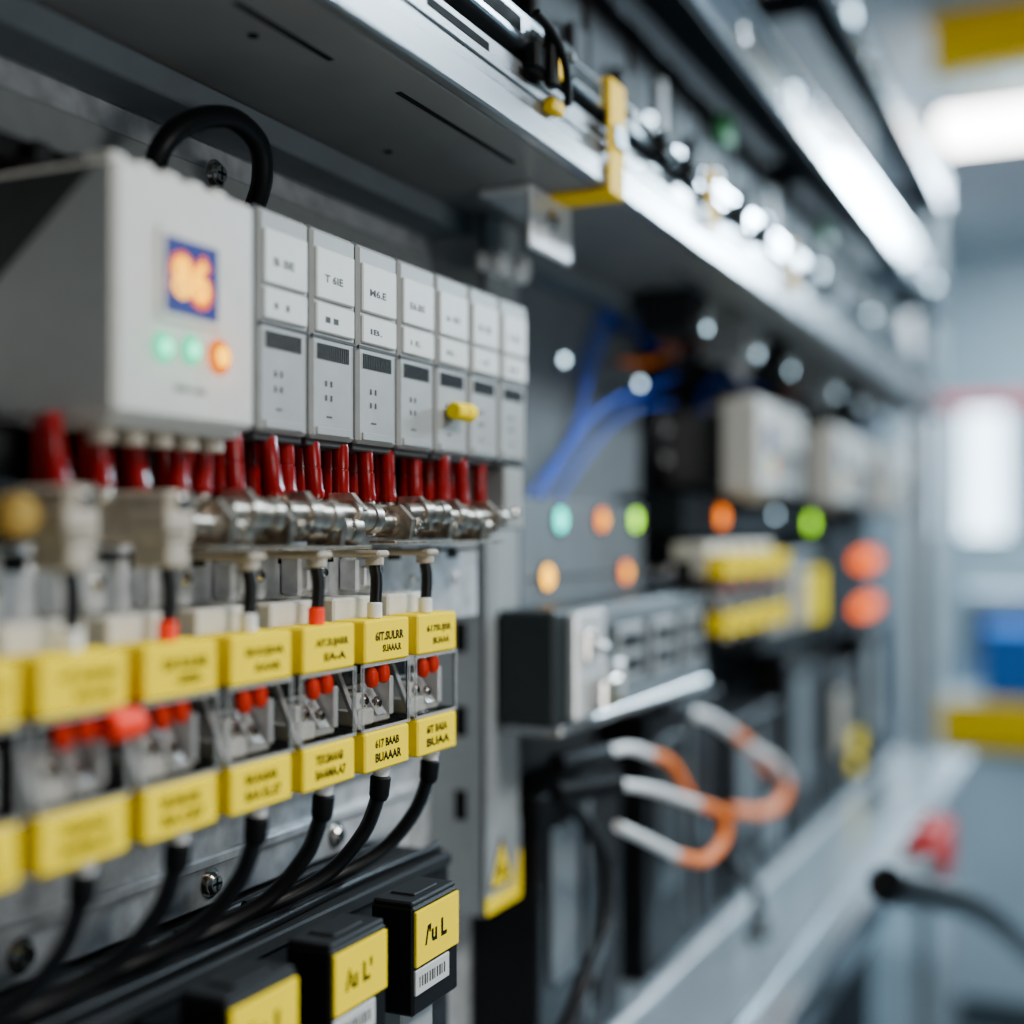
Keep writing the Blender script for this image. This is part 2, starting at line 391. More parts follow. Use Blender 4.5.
p = at(215, 170, 371); m.screw(p.x, 371, p.z-2, 5, 2, 1, 4)
single(m, 'backing_strip', [postm, ink, chrome], 'grey backing strip with screw above the modules', 'strip')
m = MB().box(60, 636, 326, 369, 10, 36.6, 0, 1)
for x in range(250, 630, 18): m.box(x, x+8, 325, 327, 14, 33, 1, .3)
single(m, 'shadow_strip', [black, dgrey], 'black strip standing in for the shadow behind the red plugs', 'strip')  # dark strip added as the shadow behind the red plugs

# ------------------------------------------------------------------ grey modules
MW = 35.8; MX0 = 411
def module_tags(x, txts):
    m = MB().box(x+2.8, x+MW-3.8, 298.6, 300.6, 97.8, 119, 0, .6)
    m.text(txts[0], x+8.5, x+22.5, 105, 108.4, 298.55, 1, .03)
    m2 = MB().box(x+2.8, x+MW-3.8, 298.6, 300.6, 84, 96.2, 0, .6)
    m2.text(txts[1], x+9, x+19, 88.2, 90.8, 298.55, 1, .03)
    return m, m2
def module(x):
    t = thing('relay_module', 'x', 'module', (x+MW/2, 370, 37.7), 'grey modules of the nearest row')
    m = MB().box(x+1, x+MW-1.2, 300, 370, 40, 126.8, 0, 1.5).box(x+2, x+MW-2, 303, 368, 37, 41, 1, .6)
    m.box(x+1.2, x+MW-1.3, 299.7, 300.5, 81.4, 82.8, 1, .05)
    m.box(x+MW-3, x+MW-2.3, 299.7, 300.5, 42, 81, 1, .05)
    m.box(x+5, x+MW-6, 306, 330, 126, 129.5, 1, .5)
    m.box(x+4, x+MW-6, 299.2, 300.4, 41.5, 45, 0, .4)
    for dz in (56, 62):
        for k in (11, 15): m.box(x+k, x+k+1.2, 299.75, 300.3, dz, dz+2.4, 1, .05)
    m.box(x+12, x+16, 299.75, 300.3, 49, 49.7, 1, .05)
    part(m, 'body', [grey, greyink], t)
    a, b = module_tags(x, ('B IIE', 'I I'))
    part(a, 'upper_tag', [white, greyink], t); part(b, 'lower_tag', [white, greyink], t)
    m = MB()
    for k in range(17): m.box(x+5+k*1.45, x+5.75+k*1.45, 299.6, 300.4, 73, 79.5, 0, .05)
    part(m, 'vent', dgrey, t)
    return t
mod0 = module(MX0)
tagtx = [('B IIE', 'I I'), ('T 6IE', 'II'), ('M6.E', 'IB.'), ('E6.B5', 'I E.'), ('a 6I', 'II.'), ('II B', '-I'), ('I B', 'II')]
wherem = ['grey module directly beside the white controller, first of its row', 'second grey module from the white controller', 'third grey module from the white controller',
          'fourth grey module, just left of the one with the yellow button', 'fifth grey module, with a yellow button on its front', 'sixth grey module, just right of the one with the yellow button', 'last grey module of the nearest row, before the post']
mods = [mod0]
for i in range(1, 7): mods.append(dup(mod0, MW*i))
for i, o in enumerate(mods):
    o['label'] = wherem[i]
    if i:
        a, b = module_tags(MX0, tagtx[i])
        for ch in o.children:
            if ch.name.startswith('upper_tag'): ch.data = a.mesh('upper_tag', [white, greyink], ORG[mod0.name])
            if ch.name.startswith('lower_tag'): ch.data = b.mesh('lower_tag', [white, greyink], ORG[mod0.name])
p = at(459, 412, 296); px_ = p.x-4*MW
b = MB().lathe((px_-9, 294.5, p.z), (1, 0, 0), [(0, 3.5), (1, 4.3), (9, 4.3), (9.2, 3.7), (10, 3.7), (10.2, 4.5), (18, 4.5), (19, 3.6)])
b.cyl((px_, 300.2, p.z), (px_, 294, p.z), 3)
o = bpy.data.objects.new('button', b.mesh('button', [yellow], ORG[mod0.name])); COL.objects.link(o); o.parent = mods[4]; o['label'] = 'yellow split button'
t = thing('end_bracket', 'pale grey end bracket hanging below the last grey module', 'bracket', (652, 320, 2))
part(MB().box(638, 661, 302, 340, 3, 36.9, 0, 1.5), 'block', grey, t); part(MB().screw(649, 302, 12, 2.5, 0, 1), 'screw', [chrome, ink], t)

# ------------------------------------------------------------------ white controller
cx0, cx1 = 316, 389
def controller(label, back, side, dim=False):
    t = thing('controller', label, 'controller', ((cx0+cx1)/2, 370, 36))
    m = MB().box(cx0, cx1, 285, back, 38, 119.5, 0, 2)
    for k in range(5): m.box(cx0+6+k*13, cx0+14+k*13, 292, 304, 118, 123.5, 0, 1)
    m.box(cx0+2, cx1-2, 290, back-4, 35, 39, 0, 1)
    if back < 370: m.box(cx0+12, cx1-2, back-2, 370, 45, 110, 1, 1)
    m.text('III=II', 344, 360, 48, 50, 284.9, 1)
    part(m, 'housing', [cream, greyink], t)
    if side: part(MB().prism([(293, 117), (366, 117), (366, 60)], cx0-1, cx0+.2), 'painted_shade', shade, t)  # overhead shadow on the left face, painted as a dark wedge
    part(MB().box(335.5, 369, 284, 286, 70.5, 102, 0, .8), 'bezel_or_added_rim', cream, t)
    m = MB().box(338.5, 366, 283.6, 285, 73.5, 99, 0, .3)
    m.text('86', 340, 362.6, 76.5, 95.5, 283.5, 1, .1)
    if not dim: m.text('86', 342, 360.4, 79, 93, 283.4, 2, .03)
    part(m, 'display', [screenm, e_orange, e_core] if not dim else [screenm], t, 'display with glowing orange digits' if not dim else None)
    if not dim: bulb('display_glow', (351, 275, 86), (1, .2, .01), .003)
    for px, py, mt, lb in ((163, 347, e_teal, 'left green status light'), (191, 350, e_teal, 'middle green status light'), (219, 357, e_amber, 'right orange status light')):
        if dim and mt is e_teal and px == 163: continue
        p = at(px, py, 285)
        o = part(MB().ball((p.x, 285, p.z), 5.2 if mt is e_teal else 6.4, sq=(1, .35, 1)), 'status_light', mt, t, lb)
        if not dim:
            part(MB().ball((p.x, 283.5 if mt is e_teal else 283.1, p.z), 2.6 if mt is e_teal else 3.4, sq=(1, .3, 1)), 'hot_core', e_core if mt is e_amber else e_mint, o)
            bulb('status_glow', (p.x, 277, p.z), (1, .22, .01) if mt is e_amber else (.02, 1, .45), .004 if mt is e_amber else .0015)
    m = MB()
    for k in range(5): m.cyl((cx0+8+k*14, 298, 36), (cx0+8+k*14, 298, 30), 4.5)
    part(m, 'terminal_ports', beige, t)
    return t
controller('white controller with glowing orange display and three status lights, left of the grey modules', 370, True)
fc = controller('blurred white controller just right of the middle, nearest of the distant ones', 318, False, True); fc.location.x += 800*MM
dup(fc, 345, label='blurred white controller, second of the distant ones')
dup(fc, 690, label='farthest blurred white controller by the end upright')
for bi, dx, n_ in ((0, 800, 4), (1, 1145, 6), (2, 1484, 7)):
    for i in range(n_):
        dup(mods[i if i != 4 else 3], dx+(MW if i == 4 else 0), label='%s grey module beyond the %s distant white controller' % (ORD[i], ['nearest', 'second', 'farthest'][bi]), group='distant grey modules')

# ------------------------------------------------------------------ red plugs under modules
reds = [50, 93, 137, 178, 205, 232, 265, 290, 310, 340, 367, 388, 418, 438, 462, 480]
xs_ = [at(px, 460, 306).x for px in reds]
r0 = thing('wire_plug', 'x', 'plug', (xs_[0], 306, 37.5), 'red plugs under the modules'); rx = xs_[0]
part(MB().lathe((rx, 306, 39), (0, 0, -1), [(0, 3.3), (1, 3.6), (10, 3.6), (10.4, 3.3), (11, 3.3), (11.4, 3.7), (20, 3.7), (21, 4.1), (23.5, 4.1), (24, 3.4)]), 'sleeve', red, r0)
part(MB().lathe((rx, 306, 15.5), (0, 0, -1), [(0, 3), (1, 3.4), (4, 3.4), (5, 2.6)]), 'tip', worn, r0)
for i, xx in enumerate(xs_):
    o = r0 if i == 0 else dup(r0, xx-rx+RN.uniform(-1.5, 1.5), RN.uniform(-2, 3))
    o['label'] = '%s red wire plug from the left in the front row under the modules' % ORD[i]
    o.rotation_euler = (RN.uniform(-.06, .06), RN.uniform(-.17, .1), 0)
for i in range(len(xs_)-1):
    o = dup(r0, (xs_[i]+xs_[i+1])/2-rx, 13, 0, label='%s dark red wire plug from the left in the shaded rear row' % ORD[i], group='red plugs in the rear row')
    o.rotation_euler = (0, RN.uniform(-.05, .05), 0)

# ------------------------------------------------------------------ metal bus: overlapping sleeves with clamps
def bus(x0, x1, zc, r, label):
    t = thing('busbar', label, 'connector', ((x0+x1)/2, 296, zc-r))
    part(MB().box(x0, x1-14, 298, 303, zc-r*.85, zc+r*.8, 0, .8), 'flat_bar', worn, t)
    n = max(3, int((x1-x0-14)/17)); st = (x1-x0-36)/(n-1)
    for k in range(n):
        x = x0+k*st; L = 33+RN.uniform(-4, 3); q = r*RN.uniform(.58, .72)
        z = zc+(r*.26 if k % 2 else -r*.22)+RN.uniform(-.7, .7); d_ = 295-(k % 2)*3
        part(MB().lathe((x, d_+2, z+.6), (1, RN.uniform(-.2, -.04), RN.uniform(-.07, .03)), [(0, q*.55), (1, q*.8), (L*.3, q*.84), (L*.32, q*1.08), (L*.5, q*1.08), (L*.52, q*.86), (L*.7, q*.9), (L*.72, q*1.02), (L*.86, q*1.02), (L*.88, q*.72), (L-2, q*.66), (L, q*.35)]), 'sleeve', worn, t)
        part(MB().prism([(287, z-r*.75), (285.5, z+r*.25), (292, z+r*1.0), (303, z+r*1.0), (303, z-r*.8)], x+L*.36, x+L*.46), 'clamp', worn, t)
        if k % 2: part(MB().screw(x+L*.2, 289.5, z-r*.5, 2.2, 0, 1, 3), 'screw', [chrome, ink], t)
    m = MB(); x = x0+4
    while x < x1-20: m.box(x, x+6, 302, 318.2, zc-3, zc+3, 0, .8); x += 15.2
    part(m, 'contact_fingers', beige, t)
    part(MB().box(x0, x1-16, 287, 301, zc-r-1.8, zc-r-.3, 0, .4), 'lower_bar', worn, t)
    return t
bus(364, 490, 5.5, 9.6, 'worn metal busbar of overlapping sleeves nearest the white controller')
bus(494, 620, 6.5, 8.8, 'worn metal busbar of overlapping sleeves under the last modules')
m = MB().box(60, 636, 318.3, 321, -44, 9, 0, .6)
for x in range(240, 630, 30): m.box(x, x+12, 318, 318.6, -12, -6, 1, .1)
for x in range(250, 630, 45): m.screw(x, 318.3, -22, 2.6, 0, 1)
m.box(60, 636, 318.3, 377.8, -9, -6, 0, .4)
single(m, 'support_strip', [galv, ink], 'galvanised slotted strip behind the metal busbars', 'strip')
bcx = [259, 304, 349, 394, 439, 484, 529]
for i in range(6):
    xx = bcx[i]+12
    t = thing('spacer_plate', '%s raised galvanised plate from the left between the short black wires' % ORD[i], 'plate', (xx+12, 318, -26), 'galvanised plates above the terminal blocks')
    part(MB().box(xx, xx+22, 308, 318.2, -25.5, -6-(i % 2)*4, 0, 1.2).box(xx+2, xx+12, 305, 309, -23, -14, 0, .8), 'body', galv, t)
    part(MB().screw(xx+17, 308, -16, 2, 0, 1), 'screw', [chrome, ink], t)
for i, xc in enumerate(bcx):
    big = i < 3
    n_ = ORD[i]
    t = thing('wire_clamp', '%s beige wire clamp from the left, above its clear terminal block' % n_, 'clamp', (xc, 296, -12), 'beige clamps under the busbars')
    if big:
        part(MB().box(xc-7, xc+7, 286, 318, -3, 15, 0, 1.5).box(xc-10, xc+3, 284, 300, 1, 8, 0, 1).box(xc-5.5, xc+5.5, 287, 303, -11, -2, 0, 1), 'body', beige, t)
        part(MB().screw(xc+1, 286, 11, 2.8, 0, 1), 'screw', [chrome, ink], t)
    else:
        part(MB().box(xc-5, xc+5, 287, 318, -9.5, -6.6, 0, 1).cyl((xc, 292, -9), (xc, 292, -13), 4), 'body', beige, t)
    w = thing('jumper_wire', 'short black jumper wire below the %s beige clamp, with a %s collar' % (n_, 'red' if i in (2, 4) else 'white'), 'wire', (xc, 292, -37), 'short black wires above the terminal blocks')
    part(MB().tube([(xc, 292, -11 if big else -13), (xc+.9, 291.5, -20), (xc, 292, -36)], 2.7), 'jacket', rubber, w)
    part(MB().lathe((xc, 292, -29), (0, 0, -1), [(0, 2.8), (.6, 3.3), (6.5, 3.3), (6.9, 2.9)]), 'collar', redb if i in (2, 4) else whitec, w)

# ------------------------------------------------------------------ clear terminal blocks
BX = 322; BW = 37
def label_up(tx):
    m = MB().box(BX-BW, BX, 285, 301, -54, -36, 0, .8)
    m.text(tx[0], BX-BW+8, BX-5, -45, -41, 284.9, 1); m.text(tx[1], BX-BW+14, BX-7, -50, -46.8, 284.9, 1)
    return m
def label_lo(tx):
    m = MB().box(BX-BW, BX, 285, 301, -100, -83.2, 0, .8)
    m.text(tx[0], BX-BW+8, BX-9, -90.5, -86.6, 284.9, 1); m.text(tx[1], BX-BW+8, BX-7, -96.5, -92.5, 284.9, 1)
    return m
t = thing('terminal_block', 'x', 'terminal block', (BX-18, 330, -100), 'clear terminal blocks with yellow labels')
part(MB().box(BX-BW+1, BX-1, 312, 330, -40, -27, 0, 1).box(BX-BW+1, BX-1, 301, 313, -54, -27, 0, 1), 'rear_housing', palep, t)
part(MB().box(BX-BW+1, BX-1, 313, 330, -97, -40.2, 0, 1).box(BX-BW+1, BX-1, 301, 313, -97, -83.3, 0, 1), 'base', dgrey, t)
part(label_up(('6IT.SUJARR', 'BAAAE')), 'upper_label', [yellow, ink], t)
part(label_lo(('TEX.BAAAR', 'BAAMA.A7')), 'lower_label', [yellow, ink], t)
x = BX-BW
cv = part(MB().box(x+.3, BX+2.5, 286.5, 312.8, -83, -54.2, 0, 1.6), 'clear_cover', clearm, t)
part(MB().box(x, x+1.1, 286, 287.3, -83, -54.2, 0, .2).box(BX+1.8, BX+2.9, 286, 287.3, -83, -54.2, 0, .2).box(x, BX+2.9, 286, 287.3, -55.6, -54.3, 0, .2).box(x, BX+2.9, 286, 287.3, -82.9, -81.8, 0, .2), 'cover_edge', rimm, cv)
c = part(MB().box(x+7, x+19, 292, 312.6, -81.5, -74.5, 0, .8).box(x+9, x+17, 294, 309, -75, -67.5, 0, 1), 'contact', whitec, t, 'white inner contact')
part(MB().screw(x+13, 294, -71, 2.2, 0, 1), 'screw', [chrome, ink], c)
c = part(MB().box(x+21, x+34, 293, 312.6, -81.5, -78, 0, .6).box(x+31, x+34, 291, 309, -79, -62, 0, .6).prism([(292, -78), (298, -78), (306, -66), (301, -65)], x+21.5, x+29), 'contact', silver, t, 'angled metal contact')
part(MB().screw(x+25.5, 295, -73.5, 2.2, 0, 1), 'screw', [chrome, ink], c)
part(MB().prism([(290, -82), (292, -82), (303, -58), (301, -58)], x+3, x+6).box(x+7, x+33, 303, 305, -67, -65.4, 0, .3), 'metal_strip', silver, t)
for xx, zz in ((x+14, -56.8), (x+23.5, -55.6)):
    part(MB().lathe((xx, 291, zz), (.1, -.05, -1), [(0, 1.4), (.8, 2.3), (2.5, 3.1), (6, 3.1), (8, 2.3), (8.8, 1)]), 'red_button', redb, t)
part(MB().lathe((BX-11, 293, -99.8), (0, 0, -1), [(0, 4.2), (3, 4.2), (4, 3.6), (6, 3.4)]), 'wire_gland', whitec, t)
tb0 = t
utx = [('6IT.SUJARR', 'BAAAE'), ('GII SULRR', '-IEII-'), ('EII.SUJSAR', 'RAAR'), ('AIT.SUJARR', 'EA-A'), ('6IT.SULRR', 'SUAAA.R'), ('617SUJSR', 'BUAAA')]
ltx = [('TEX.BAAAR', 'BAAMA.A7'), ('BR BAAAR', 'BA.CE7'), ('BR.RASAR', 'BAA EL.E7'), ('TEX.BAAAB', 'BAAMA.A7'), ('617 BAAB', 'BUAAAR'), ('6IT BASA', 'BUAA')]
for i in range(-1, 6):
    o = tb0 if i == 0 else dup(tb0, 45*i)
    o['label'] = '%s clear terminal block with yellow labels, counted from the left edge' % ORD[i+1]
    if i > 0:
        for ch in o.children:
            if ch.name.startswith('upper_label'): ch.data = label_up(utx[i]).mesh('upper_label', [yellow, ink], ORG[tb0.name])
            if ch.name.startswith('lower_label'): ch.data = label_lo(ltx[i]).mesh('lower_label', [yellow, ink], ORG[tb0.name])
for i in range(5):
    dup(tb0, 728+45*i, 0, 20, label='%s blurred terminal block right of the charcoal box' % ORD[i], group='distant terminal blocks')
part(MB().lathe((BX-9, 286.2, -60), (1, 0, 0), [(0, 4.2), (1, 5), (13, 5), (14, 4), (15, 4), (15.6, 2)]), 'release_lever', redb, tb0, 'large red lever at the right side')
din('mounting_rail', 1006, 1260, -42, 330.2, 378, 'steel mounting rail behind the distant blurred terminal blocks')
for i in range(7):
    xc = bcx[i]+7
    pts = [(xc, 293, -105), (xc, 295, -116), (xc-1, 302, -132), (xc-10, 315, -149), (xc-34, 331, -159), (xc-75, 343, -161.6)]
    o = thing('output_cable', 'black cable curving down from the %s clear terminal block' % ORD[i], 'cable', (xc, 293, -161), 'black cables under the terminal blocks')
    part(MB().tube(pts, 3.4), 'jacket', rubber, o)
    part(MB().lathe((xc, 293, -105), (0, .1, -1), [(0, 3.6), (1, 4.6), (9, 4.4), (11, 3.5)]), 'boot', black, o)
for j, (d_, z_) in enumerate(((323, -162.6), (350, -162.4))):
    single(MB().tube([(60, d_, z_), (200, d_+2, z_), (400, d_-2, z_), (520, d_+2, z_), (600, d_, z_)], 2.3), 'trunk_cable', rubber, ('front' if j == 0 else 'rear')+' thin black cable lying along the top of the black duct', 'cable')
t = thing('cable_duct', 'black cable duct running below the bare steel rail', 'duct', (370, 348, -262))
part(MB().box(60, 602, 318, 377.8, -262, -172, 0, 1), 'channel', black, t)
part(MB().box(60, 602, 316, 377.8, -172, -165.2, 0, 1), 'cover', dgrey, t)
bt = ['/u I', "/u L'", "/'u L"]
bl = ['black module with yellow label at the bottom edge, leftmost of three', 'black module with yellow label, middle of the bottom three', 'black module with yellow label, rightmost and highest of the bottom three']
def fuse_label(x, tx):
    m = MB().box(x+1, x+39.5, 268.8, 270.4, -183, -159.5, 0, .3)
    m.text(tx, x+8, x+28, -175.5, -167, 268.75, 1)
    return m
XA = 353
t = thing('fuse_module', bl[0], 'module', (XA+20, 290, -205), 'black modules along the bottom')
part(MB().box(XA, XA+41, 270, 291, -204, -157.5, 0, 1.2).box(XA+6, XA+35, 290, 315.8, -202, -172, 0, 1), 'body', black, t)
part(MB().box(XA+.8, XA+40.2, 270.8, 290.5, -158, -155.5, 0, .8).box(XA+10, XA+31, 275, 287, -156, -154.6, 0, .5), 'lid', dgrey, t)
part(fuse_label(XA, bt[0]), 'yellow_label', [yellow, ink], t)
m = MB().box(XA+1, XA+31, 269.2, 270.4, -195, -184.5, 0, .2)
for k in range(11): m.box(XA+4+k*2.2, XA+4.6+k*2.2+(k % 3)*.3, 269, 269.3, -192, -187.5, 1, .02)
part(m, 'white_label', [white, greyink], t)
part(MB().box(XA+8, XA+36, 280, 317.6, -262, -204, 0, 1).cyl((XA+22, 279.6, -222), (XA+22, 281, -222), 4, 1), 'foot', [postm, ink], t)
for i in (1, 2):
    o = dup(t, 63*i, label=bl[i])
    for ch in o.children:
        if ch.name.startswith('yellow_label'): ch.data = fuse_label(XA, bt[i]).mesh('yellow_label', [yellow, ink], ORG[t.name])

pp = [at(150, 200, 352), at(160, 150, 340), at(190, 122, 334), at(230, 118, 330), at(258, 143, 330), at(262, 180, 334), at(252, 215, 342)]
single(MB().tube(pp, 4.6), 'cable_loop', rubber, 'thick black cable arching over the tops of the modules', 'cable')
p = at(22, 515, 290)
t = thing('round_knob', 'round brass coloured knob at the left edge', 'plug', (p.x, 300, p.z-9))
part(MB().lathe((p.x, 318, p.z), (0, -1, 0), [(0, 5), (18, 5), (19, 6), (27, 6.4), (30, 5)]), 'knob', brass, t)  # round brass knob, not a wire plug
part(MB().lathe((p.x, 310, p.z), (0, -1, 0), [(0, 9.5), (14, 9.5), (15, 8)]), 'collar', black, t)

# ------------------------------------------------------------------ middle bay
t = thing('status_console', 'grey status console with five coloured lights above the charcoal box', 'console', (880, 378, -112))
part(MB().box(760, 1000, 350, 377.9, -112, 24, 0, 2).box(770, 990, 349, 351, -30, -28, 1, .1), 'housing', [plate, greyink], t)
for px, py, mt, lb in ((560, 520, e_cyan, 'cyan light'), (601, 520, e_or2, 'orange light in upper row'), (635, 520, e_green, 'lime green light'), (547, 577, e_yel, 'yellow light'), (625, 572, e_or2, 'orange light in lower row')):
    p = at(px, py, 349)
    o = part(MB().ball((p.x, 349.5, p.z), 8.4, sq=(1, .5, 1)), 'indicator_or_added_glow', mt, t, lb)
    if mt in (e_or2, e_yel): part(MB().ball((p.x, 346.2, p.z), 4.2, sq=(1, .4, 1)), 'hot_core', e_core, o)
    part(MB().lathe((p.x, 350.4, p.z), (0, -1, 0), [(0, 10), (1.5, 10), (2, 9)]), 'bezel_or_added_rim', black, o)  # black ring added to deepen the colour of the blurred light
t = thing('breaker_box', 'long charcoal metal box with silver latch plate in front of the grey post', 'box', (820, 338, -120))
part(MB().box(701, 1003, 300, 338.2, -113, -45, 0, 2), 'housing', boxm, t)
part(MB().box(703, 1003, 297, 338, -119, -113, 0, 1), 'base_rail', lipm, t)
part(MB().box(780, 1002, 298.5, 300.2, -58, -47, 0, .5).box(780, 1002, 298.5, 300.2, -112, -101, 0, .5), 'front_trim', plate, t)
l = part(MB().box(718, 766, 293, 300.3, -111, -47, 0, 1.5), 'latch_plate', silver, t)
m = MB().tube([(730, 293, -66), (733, 286, -66), (742, 282, -72), (756, 284, -86)], 3.).box(738, 768, 283, 294, -107, -88, 0, 1.5).box(726, 740, 289, 294, -76, -58, 0, 1)
part(m, 'lever', chrome, l)
part(MB().box(770, 788, 288, 300.2, -104, -80, 0, 1.5), 'catch', silver, t)
for xx in (800, 870, 940):
    c = part(MB().box(xx, xx+52, 297.5, 300.5, -98, -60, 0, 1), 'socket', postm, t)
    part(MB().box(xx+6, xx+46, 296.9, 298, -92, -82, 0, .3).box(xx+6, xx+46, 296.9, 298, -76, -66, 0, .3), 'slot', black, c)
def px_tube(pts, r): return MB().tube([at(*q) for q in pts], r)
bset = [([(618, 290, 366), (606, 330, 363), (592, 368, 363), (580, 415, 365), (566, 447, 366), (545, 474, 366), (529, 496, 366)], 1.9, 'blue cable dropping steeply from the shelf behind the post'),
        ([(606, 292, 373), (594, 332, 371), (582, 372, 371), (586, 420, 373), (574, 452, 373), (552, 480, 373)], 1.4, 'thin blue cable dropping from the shelf beside the steep one'),
        ([(676, 376, 350), (645, 390, 350), (612, 402, 350), (582, 428, 351), (558, 461, 353), (540, 499, 352)], 2.1, 'blue cable branching right towards the distant devices, front strand'),
        ([(672, 404, 357), (640, 408, 357), (614, 424, 357), (590, 452, 358), (572, 478, 358), (556, 502, 358)], 1.4, 'blue cable branching right towards the distant devices, rear strand'),
        ([(602, 312, 376), (614, 322, 374.5), (634, 328, 374.5), (655, 347, 374.5), (690, 352, 375)], 2.2, 'blue cable bundled just under the shelf'),
        ([(760, 390, 366), (715, 380, 362), (700, 420, 360), (705, 480, 366)], 2.6, 'blue cable hanging beside the nearest distant controller')]
for q, r, lb in bset: single(px_tube(q, r), 'blue_cable', blue, lb, 'cable')
single(px_tube([(622, 362, 362), (650, 362, 358), (690, 345, 354), (714, 338, 356)], 3), 'orange_cable', orange, 'orange cable under the shelf beside the blue bundle', 'cable')
for i, x in enumerate((0, 18, 36)):
    single(px_tube([(655+x, 310, 374), (664+x, 380, 368), (656+x, 450, 368), (668+x, 540, 372)], 6.5), 'black_cable', rubber, '%s black cable hanging on the back sheet right of the blue cables' % ORD[i], 'cable')
hung = [(1000, 'brown', brown, 340), (1035, 'black', rubber, 345), (1180, 'white', whitec, 330), (1300, 'black', rubber, 320), (1420, 'brown', brown, 340), (1560, 'white', whitec, 330), (1700, 'black', rubber, 335), (1860, 'blue', blue, 330), (1990, 'white', whitec, 335)]
for i, (x, cn_, mt, d_) in enumerate(hung):
    single(MB().tube([(x, d_+10, 190.5), (x+4, d_, 170), (x+30, d_-4, 150), (x+60, d_, 165), (x+66, d_+10, 190.5)], 4.5), 'wire_loop', mt, '%s wire loop hanging under the distant part of the shelf, %s along it' % (cn_, ORD[i]), 'wire', group='wire loops under the shelf')
for i, x in enumerate((960, 1120, 1250, 1480, 1640, 1800)):
    t = thing('junction_unit', '%s small junction unit fixed under the distant part of the shelf' % ORD[i], 'junction box', (x, 330, 150), 'junction units under the shelf')
    part(MB().box(x, x+44, 296, 340, 156, 190.6, 0, 2), 'body', [dgrey, postm][i % 2], t)
    part(MB().cyl((x+22, 297, 172), (x+22, 288, 172), 8), 'gland', chrome, t)
    part(MB().ball((x+36, 296, 163), 3, sq=(1, .5, 1)), 'indicator_or_added_glow', e_white, t)
for px, py, lb in ((637, 384, 'small glowing white highlight right of the blue cables'), (561, 360, 'small glowing white highlight left of the blue cables'), (710, 355, 'small glowing white highlight under the shelf, left of the nearest distant controller')):
    p = at(px, py, 376)
    q = thing('highlight_dot', lb, 'light', (p.x, 378, p.z))
    part(MB().lathe((p.x, 378, p.z), (0, -1, 0), [(0, 7), (3, 7), (4, 5.5)]), 'bezel_or_added_rim', plate, q); part(MB().ball((p.x, 374, p.z), 3.2), 'lens', e_white, q)  # glowing ball and rim added to stand for a blurred bright highlight
def patch(lb, plug, segs):
    o = thing('patch_cable', lb, 'cable', at(*segs[0][0][0]), 'white and orange patch cables')
    if plug: part(MB().cyl(at(*plug[0]), at(*plug[1]), 7), 'plug', black, o)
    for pts, mt, r in segs: part(px_tube(pts, r), 'white_sleeve' if mt is whitec else 'orange_jacket' if mt is orange else 'black_tail', mt, o)
patch('upper left patch cable with white sleeve and orange jacket, from a black plug', ((556, 764, 318), (606, 754, 308)),
      [([(604, 753, 308), (630, 748, 306), (657, 757, 304)], whitec, 3.6), ([(652, 754, 304), (672, 765, 303), (692, 800, 302)], orange, 3.8), ([(690, 794, 302), (698, 814, 304), (704, 845, 316)], rubber, 4)])
patch('lower looped patch cable, white with an orange bend', ((556, 794, 312), (618, 784, 290)),
      [([(616, 784, 290), (655, 790, 288), (704, 806, 286)], whitec, 3.6), ([(698, 803, 286), (724, 816, 283), (722, 842, 281), (704, 860, 280), (676, 856, 280)], orange, 4), ([(681, 858, 280), (655, 844, 280), (618, 826, 282)], whitec, 3.6)])
patch('farther looped patch cable, white with an orange bend, behind the others', ((655, 706, 312), (686, 712, 309)),
      [([(684, 711, 309), (712, 719, 308), (738, 737, 307)], whitec, 4.8), ([(732, 732, 307), (752, 748, 306), (768, 772, 306)], orange, 5), ([(750, 746, 294), (776, 763, 294), (788, 784, 294)], whitec, 4.6), ([(786, 778, 294), (782, 800, 294), (764, 812, 295), (730, 810, 297)], orange, 5)])
TZ = -350
def supply(x, wdt, z0, z1, d0, lb, fm, ym):
    o = thing('power_supply', lb, 'power supply', (x+wdt/2, 377, z0))
    m = MB().box(x, x+wdt, d0, 377.9, z0, z1, 0, 2)
    for k in range(6): m.box(x+wdt*.55, x+wdt*.92, d0-.4, d0+.5, z1-20-k*9, z1-16-k*9, 1, .1)
    part(m, 'housing', [black, dgrey], o)
    part(MB().box(x+wdt*.12, x+wdt*.42, d0-2, d0+.5, z0+60, z1-24, 0, 1), 'front_plate', fm, o)
    part(MB().box(x+wdt*.6, x+wdt*.9, d0-5, d0+.5, z0+24, z0+74, 0, 1), 'terminal_cover', ym, o)
    part(MB().box(x+wdt*.5, x+wdt*.54, d0-3, d0+.5, z0+20, z1-10, 0, .6), 'edge_trim', plate, o)
supply(745, 150, TZ+.1, -165, 330, 'black power supply with grey front plate below the charcoal box', plate, dgrey)
lbs = ['first dark power supply behind the orange patch cables', 'second dark power supply beyond the patch cables', 'third dark power supply beyond the patch cables', 'fourth dark power supply beyond the patch cables', 'last dark power supply near the far end upright']
for i in range(5): supply(960+i*240, 205, TZ+.1, -140-(i % 2)*40, 334, lbs[i], [boxm, plate, plate, beige, postm][i], [dgrey, plate, dgrey, yellow, plate][i])
single(px_tube([(566, 800, 328), (590, 830, 318), (606, 870, 312), (604, 930, 308), (585, 980, 306), (560, 1040, 312)], 5), 'power_cable', rubber, 'black cable hanging in front of the power supply', 'cable')
t = thing('status_strip', 'distant dark strip with coloured status lights under the far modules', 'strip', (1260, 350, 0))
part(MB().box(1010, 1520, 320, 377.9, 0, 33, 0, 1.5), 'housing', darkpanel, t)
